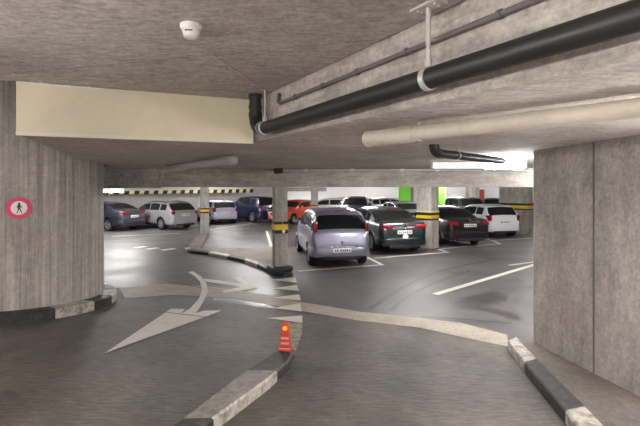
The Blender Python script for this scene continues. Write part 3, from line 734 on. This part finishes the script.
    for p in me.polygons:
        p.use_smooth = True; p.material_index = 0
        for ax in K['axles']:
            dy, dz = p.center.y - (ax - L / 2), p.center.z - r - .01
            if math.hypot(dy, dz) < ra + .004 and abs(p.center.x) > hw - .26 and abs(p.center.x) < hw - .005 and (abs(p.normal.x) < .3 or math.hypot(dy, dz) < ra - .05): p.material_index = 1
        if p.center.z < .26 and p.normal.z < -.5: p.material_index = 1
    me.set_sharp_from_angle(angle=math.radians(32))
    def patch(name, mat, t0, t1, q0, q1, sides, n=8, m=3, off=.006, wrap=False, both=False):
        """a thin panel following the body surface"""
        b = MB()
        for sd in sides:
            vs = []
            if wrap: qs = [q0 + (q1 - q0) * j / m for j in range(m + 1)]; cols = [(q, 1) for q in qs] + [(q, -1) for q in qs[::-1][1 if q1 >= NQ else 0:]]
            else: cols = [(q0 + (q1 - q0) * j / m, sd) for j in range(m + 1)]
            for i in range(n + 1):
                t = t0 + (t1 - t0) * i / n
                for q, s_ in cols:
                    e = .004; a = P(t, q, s_)
                    du = P(min(t + .01, L), q, s_) - P(max(t - .01, 0), q, s_); dq = P(t, min(q + .05, NQ), s_) - P(t, max(q - .05, 0), s_)
                    nn = du.cross(dq); nn = nn.normalized() if nn.length > 1e-9 else Vector((0, 0, 1))
                    ref = Vector((s_ * .6, 0, .6))
                    if q > 7: ref = Vector((0, 0, 1))
                    if nn.dot(ref) < 0: nn = -nn
                    vs.append(a + nn * off)
            w = len(cols)
            b.add(vs, [(i * w + j, i * w + j + 1, (i + 1) * w + j + 1, (i + 1) * w + j) for i in range(n) for j in range(w - 1)])
        return b.build(name, mat, root, smooth=40)
    patch('rear_window', M['glass'], K['rw'][0], K['rw'][1], 7.55, NQ, (1,), 6, 6, .006, True)
    patch('windscreen', M['glass'], K['ws'][0], K['ws'][1], 7.25, NQ, (1,), 6, 6, .006, True)
    for w0, w1 in K['win']:
        for sd in (1, -1): patch('side_window', M['glass'], w0, w1, 6.06, 6.9, (sd,), 8, 3, .006)
    for sd in (1, -1):
        for w0, w1 in K['win'][-2:]: patch('door_seam', M['dark_trim'], w0 - .05, w0 - .038, 2.6, 5.95, (sd,), 1, 8, .003)
        patch('sill_trim', M['dark_trim'], K['axles'][0] + .45, K['axles'][1] - .45, 1.6, 2.3, (sd,), 6, 3, .004)
        for w0, w1 in K['win'][-2:]:
            h = MB(); a = P(w0 + .1, 5.3, sd); h.box(a + Vector((sd * .012, 0, 0)), (.03, .17, .028)); h.build('door_handle', pm, root, bevel=.006)
        mz = P(K['win'][-1][1] - .12, 6.2, sd); h = MB(); h.box(mz + Vector((sd * .13, 0, .04)), (.2, .09, .13)); h.build('side_mirror', pm, root, bevel=.03)
    # bumpers: bands following the plan outline at each end
    for end, nm in ((0, 'rear_bumper'), (1, 'front_bumper')):
        pl = [(.5, 0), (.2, .5), (.08, .8), (.03, .93), (0, 1)]
        out = []
        for t in (.52, .35, .2, .1, .05, .02): out.append((interp(wc, L - t if end else t) + .012, t))
        e = out[-1][0]; half = out + [(e * .8, -.012), (e * .4, -.03), (0, -.035)]
        full = half + [(-a, t) for a, t in half[::-1][1:]]
        zs = [(.30, .985), (.34, 1.0), (.52, 1.0), (.565, .985)]
        vs = []
        for a, t in full:
            for z_, k_ in zs: vs.append((a * k_, (t + (1 - k_) * 1.2) * (-1 if end else 1) + (L / 2 if end else -L / 2), z_))
            vs.append((a * .9, (t + .12) * (-1 if end else 1) + (L / 2 if end else -L / 2), .565)); vs.append((a * .9, (t + .12) * (-1 if end else 1) + (L / 2 if end else -L / 2), .30))
        n6 = len(zs) + 2; fs = [(i * n6 + k, i * n6 + (k + 1) % n6, (i + 1) * n6 + (k + 1) % n6, (i + 1) * n6 + k) for i in range(len(full) - 1) for k in range(n6)]
        fs += [tuple(range(n6)), tuple((len(full) - 1) * n6 + k for k in range(n6))]
        bb = MB(); bb.add(vs, fs); ob = bb.build(nm, pm, root, smooth=40)
        bm = bmesh.new(); bm.from_mesh(ob.data); bmesh.ops.recalc_face_normals(bm, faces=bm.faces[:]); bm.to_mesh(ob.data); bm.free()
        h = MB(); h.box((0, (L / 2 - .02) * (1 if end else -1), .27), (W * .62, .1, .1)); h.build('bumper_lower', M['dark_trim'], root, bevel=.015)
    # lamps: (inward reach, height, z centre, depth)
    reach, hh, zc, dp = K['tl']
    for sd in (1, -1):
        tt = .04
        wz = interp(wc, .05)
        h = MB(); a0_, a1_ = wz - reach, wz + .012
        h.box((sd * (a0_ + a1_) / 2, -L / 2 + .035 + (.05 if zc > .97 else 0), zc), (a1_ - a0_, .09, hh)); h.build('tail_light', M['red_light'], root, bevel=.018)
        h = MB(); h.box((sd * (wz + .0), -L / 2 + .14 + (.05 if zc > .97 else 0), zc), (.09, .2, hh * .9), rz=-sd * .28); h.build('tail_light', M['red_light'], root, bevel=.018)
        wf = interp(wc, L - .12); h = MB(); h.box((sd * (wf - .16), L / 2 - .17, .68), (.36, .2, .14), rz=sd * -.35); h.build('headlight', M['clear_light'], root, bevel=.03)
    zp = K['plate']
    yp = -L / 2 + (zp - top[0][1]) / (top[1][1] - top[0][1]) * top[1][0] - .028 if zp > top[0][1] else -L / 2 - .05
    h = MB(); h.box((0, yp, zp), (.50, .016, .115)); pl = h.build('number_plate', M['plate'], root, bevel=.004)
    h = MB(); rr_ = random.Random(int(abs(x) * 100))
    for k_ in range(7): h.box((-.19 + k_ * .06 + (.03 if k_ > 1 else 0), yp - .009, zp), (rr_.uniform(.026, .042), .003, .06))
    h.build('plate_print', M['dark_plastic'], pl)
    h = MB(); h.box((0, L / 2 + .045, .46), (.50, .016, .115)); h.build('number_plate', M['plate'], root, bevel=.004)
    h = MB(); h.box((0, L / 2 - .025, .64), (.8, .06, .09)); h.build('grille', M['dark_trim'], root, bevel=.01)
    if emblem:
        h = MB(); h.tube([(0, -L / 2 + .06, zp + .2), (0, -L / 2 + .0, zp + .2)], .045, 18); h.build('emblem', M['chrome'], root, smooth=40)
    if chrome:
        h = MB(); h.box((0, yp - .005, zp + .105), (.86, .03, .03)); h.build('chrome_strip', M['chrome'], root, bevel=.006)
    if sticker:
        h = MB(); a = Vector((.02, -L / 2 - .018, .60)); n_ = 20
        h.tube([(0, 0, 0), (0, -.006, 0)], .085, n_); st = h.build('oval_sticker', M['white_sign'], root); st.location = a; st.scale = (1.15, 1, .85)
    h = MB(); h.box((0, interp([(z_, t_) for t_, z_ in top[:6]], K['H'] - .1) - L / 2 + .0, K['H'] - .065), (.3, .05, .02)); h.build('brake_light', M['red_light'], root)
    h = MB(); h.tube([(-.45, -L / 2 + .02, .25), (-.45, -L / 2 + .25, .25)], .03, 10); h.build('exhaust_pipe', M['steel'], root, smooth=40)
    if roof_rails:
        for sd in (1, -1):
            h = MB(); h.tube([P(K['rw'][1] + .25 + k * .25, 7.75, sd) + Vector((0, 0, .03 if 0 < k < 6 else -.005)) for k in range(7)], .014, 8); h.build('roof_rail', M['dark_trim'], root, smooth=50)
    # wheels
    for ax in K['axles']:
        for sd in (1, -1):
            wx = sd * (hw - .115); yy = ax - L / 2
            w = MB(); prof = [(-.1, r * .68), (-.1, r * .93), (-.075, r), (.075, r), (.1, r * .93), (.1, r * .68)]
            n_ = 28; vs = []
            for k in range(n_):
                a = 2 * PI * k / n_
                for dx, rr in prof: vs.append((wx + dx, yy + rr * math.cos(a), r + rr * math.sin(a)))
            m_ = len(prof); w.add(vs, [(k * m_ + q, k * m_ + (q + 1) % m_, ((k + 1) % n_) * m_ + (q + 1) % m_, ((k + 1) % n_) * m_ + q) for k in range(n_) for q in range(m_)])
            wo = w.build('wheel', M['tyre'], root, smooth=40)
            w = MB(); w.tube([(wx + sd * .03, yy, r), (wx + sd * .07, yy, r)], r * .3, 16)
            w.tube([(wx + sd * -.09, yy, r), (wx + sd * .02, yy, r)], r * .67, 24, mi=1)
            for k in range(5):
                a = 2 * PI * k / 5 + .3
                w.box((wx + sd * .055, yy + math.cos(a) * r * .42, r + math.sin(a) * r * .42), (.03, r * .56, r * .2), mat=Matrix.Rotation(a, 4, 'X'))
            vs = []
            for k in range(n_):
                a = 2 * PI * k / n_
                for dx, rr in ((.02, r * .6), (.085, r * .6), (.09, r * .7), (.02, r * .7)): vs.append((wx + sd * dx, yy + rr * math.cos(a), r + rr * math.sin(a)))
            w.add(vs, [(k * 4 + q, k * 4 + (q + 1) % 4, ((k + 1) % n_) * 4 + (q + 1) % 4, ((k + 1) % n_) * 4 + q) for k in range(n_) for q in range(4)])
            w.build('rim', [M['rim'], M['dark_trim']], wo, smooth=40)
    return root
R = math.radians
def car_px(kind, label, px, py, psi, col, metal=.35, **k):
    g = ray_at_height(px, py, 0); return make_car(kind, label, g[0], g[1], R(psi), col, metal, **k)
car_px('mpv', 'lilac silver minivan parked nearest, beside the slim striped column', 336.5, 263.5, 10, (142, 142, 162), .4, emblem=True, chrome=True)
car_px('liftback', 'black saloon with white oval sticker parked right of the minivan', 393.5, 250.6, 12, (30, 38, 38), .3, emblem=True, sticker=True, chrome=True)
car_px('saloon', 'black saloon with pale plate parked right of the broad rectangular column', 456.5, 243.8, 12, (26, 24, 30), .3, emblem=True)
car_px('hatch', 'white hatchback parked in front of the wide pier at right', 496.5, 236.6, 12, (232, 232, 234), 0)
def car_at(kind, label, lw_px, lw_py, psi, col, metal=.35, **k):
    g = ray_at_height(lw_px, lw_py, 0); a = R(psi); h = KIND[kind]['W'] / 2 - .1
    return make_car(kind, label, g[0] + math.cos(a) * h, g[1] + math.sin(a) * h, a, col, metal, **k)
car_at('liftback', 'dark blue grey liftback partly hidden by the round wall at left', 109, 231, 66, (60, 63, 74), .4)
car_at('estate', 'silver estate with roof rails second in the left row', 162, 229.5, 54, (158, 157, 160), .4, roof_rails=True)
car_at('hatch', 'silver white small hatchback right behind the dark thin column', 211, 224, 34, (182, 184, 198), .3)
car_at('suv', 'dark blue compact off-roader at the right end of the left row', 253, 222.5, 48, (36, 40, 70), .3)
def car_xy(kind, label, px, D, psi, col, metal=.3, **k):
    return make_car(kind, label, (px - 320) / F * D, D, R(psi), col, metal, **k)
car_xy('hatch', 'orange red hatchback seen past the slim striped column', 304, 29.0, 150, (216, 84, 52), .1)
car_xy('estate', 'far silver car seen just above the minivan roof', 346, 31.5, 74, (196, 198, 200), .3)
car_xy('hatch', 'far red car peeping out behind the silver car above the minivan', 342, 36, -30, (178, 44, 56), .1)
car_xy('suv', 'far navy car left of the black saloon roof', 358, 28.5, 168, (44, 48, 70), .2)
car_xy('estate', 'far pale silver car above the black saloon at left', 374, 33, -75, (200, 204, 204), .3)
car_xy('hatch', 'silver hatchback parked nose to nose with the black stickered saloon', 396, 25.6, 192, (186, 194, 204), .3)
car_xy('suv', 'dark grey green car parked behind the right black saloon', 459, 26.5, 185, (58, 66, 66), .3)
car_xy('hatch', 'small dark car at the bright far wall behind the white hatchback', 494, 32.5, -20, (40, 40, 48), .3)
car_xy('saloon', 'dark car half hidden by the right wall edge', 540, 23.5, 12, (40, 36, 44), .3)

# ------------------------------------------------------------------ camera, world, view
cam = bpy.data.cameras.new('camera'); co = bpy.data.objects.new('camera', cam); COL.objects.link(co)
co.location = (0, 0, EYE); co.rotation_euler = (PI / 2, 0, 0)
cam.sensor_width = 36; cam.lens = 36 * F / 640; cam.shift_y = -(213 - YH) / 640; cam.clip_start = .05; cam.clip_end = 200
SC.camera = co
w = bpy.data.worlds.new('world'); SC.world = w; w.use_nodes = True
w.node_tree.nodes['Background'].inputs[0].default_value = (.9, .92, 1, 1); w.node_tree.nodes['Background'].inputs[1].default_value = .1
SC.view_settings.view_transform = 'Standard'; SC.view_settings.look = 'None'; SC.view_settings.gamma = 1; SC.view_settings.use_curve_mapping = False
SC.view_settings.exposure = 1.45
SC.cycles.use_denoising = True
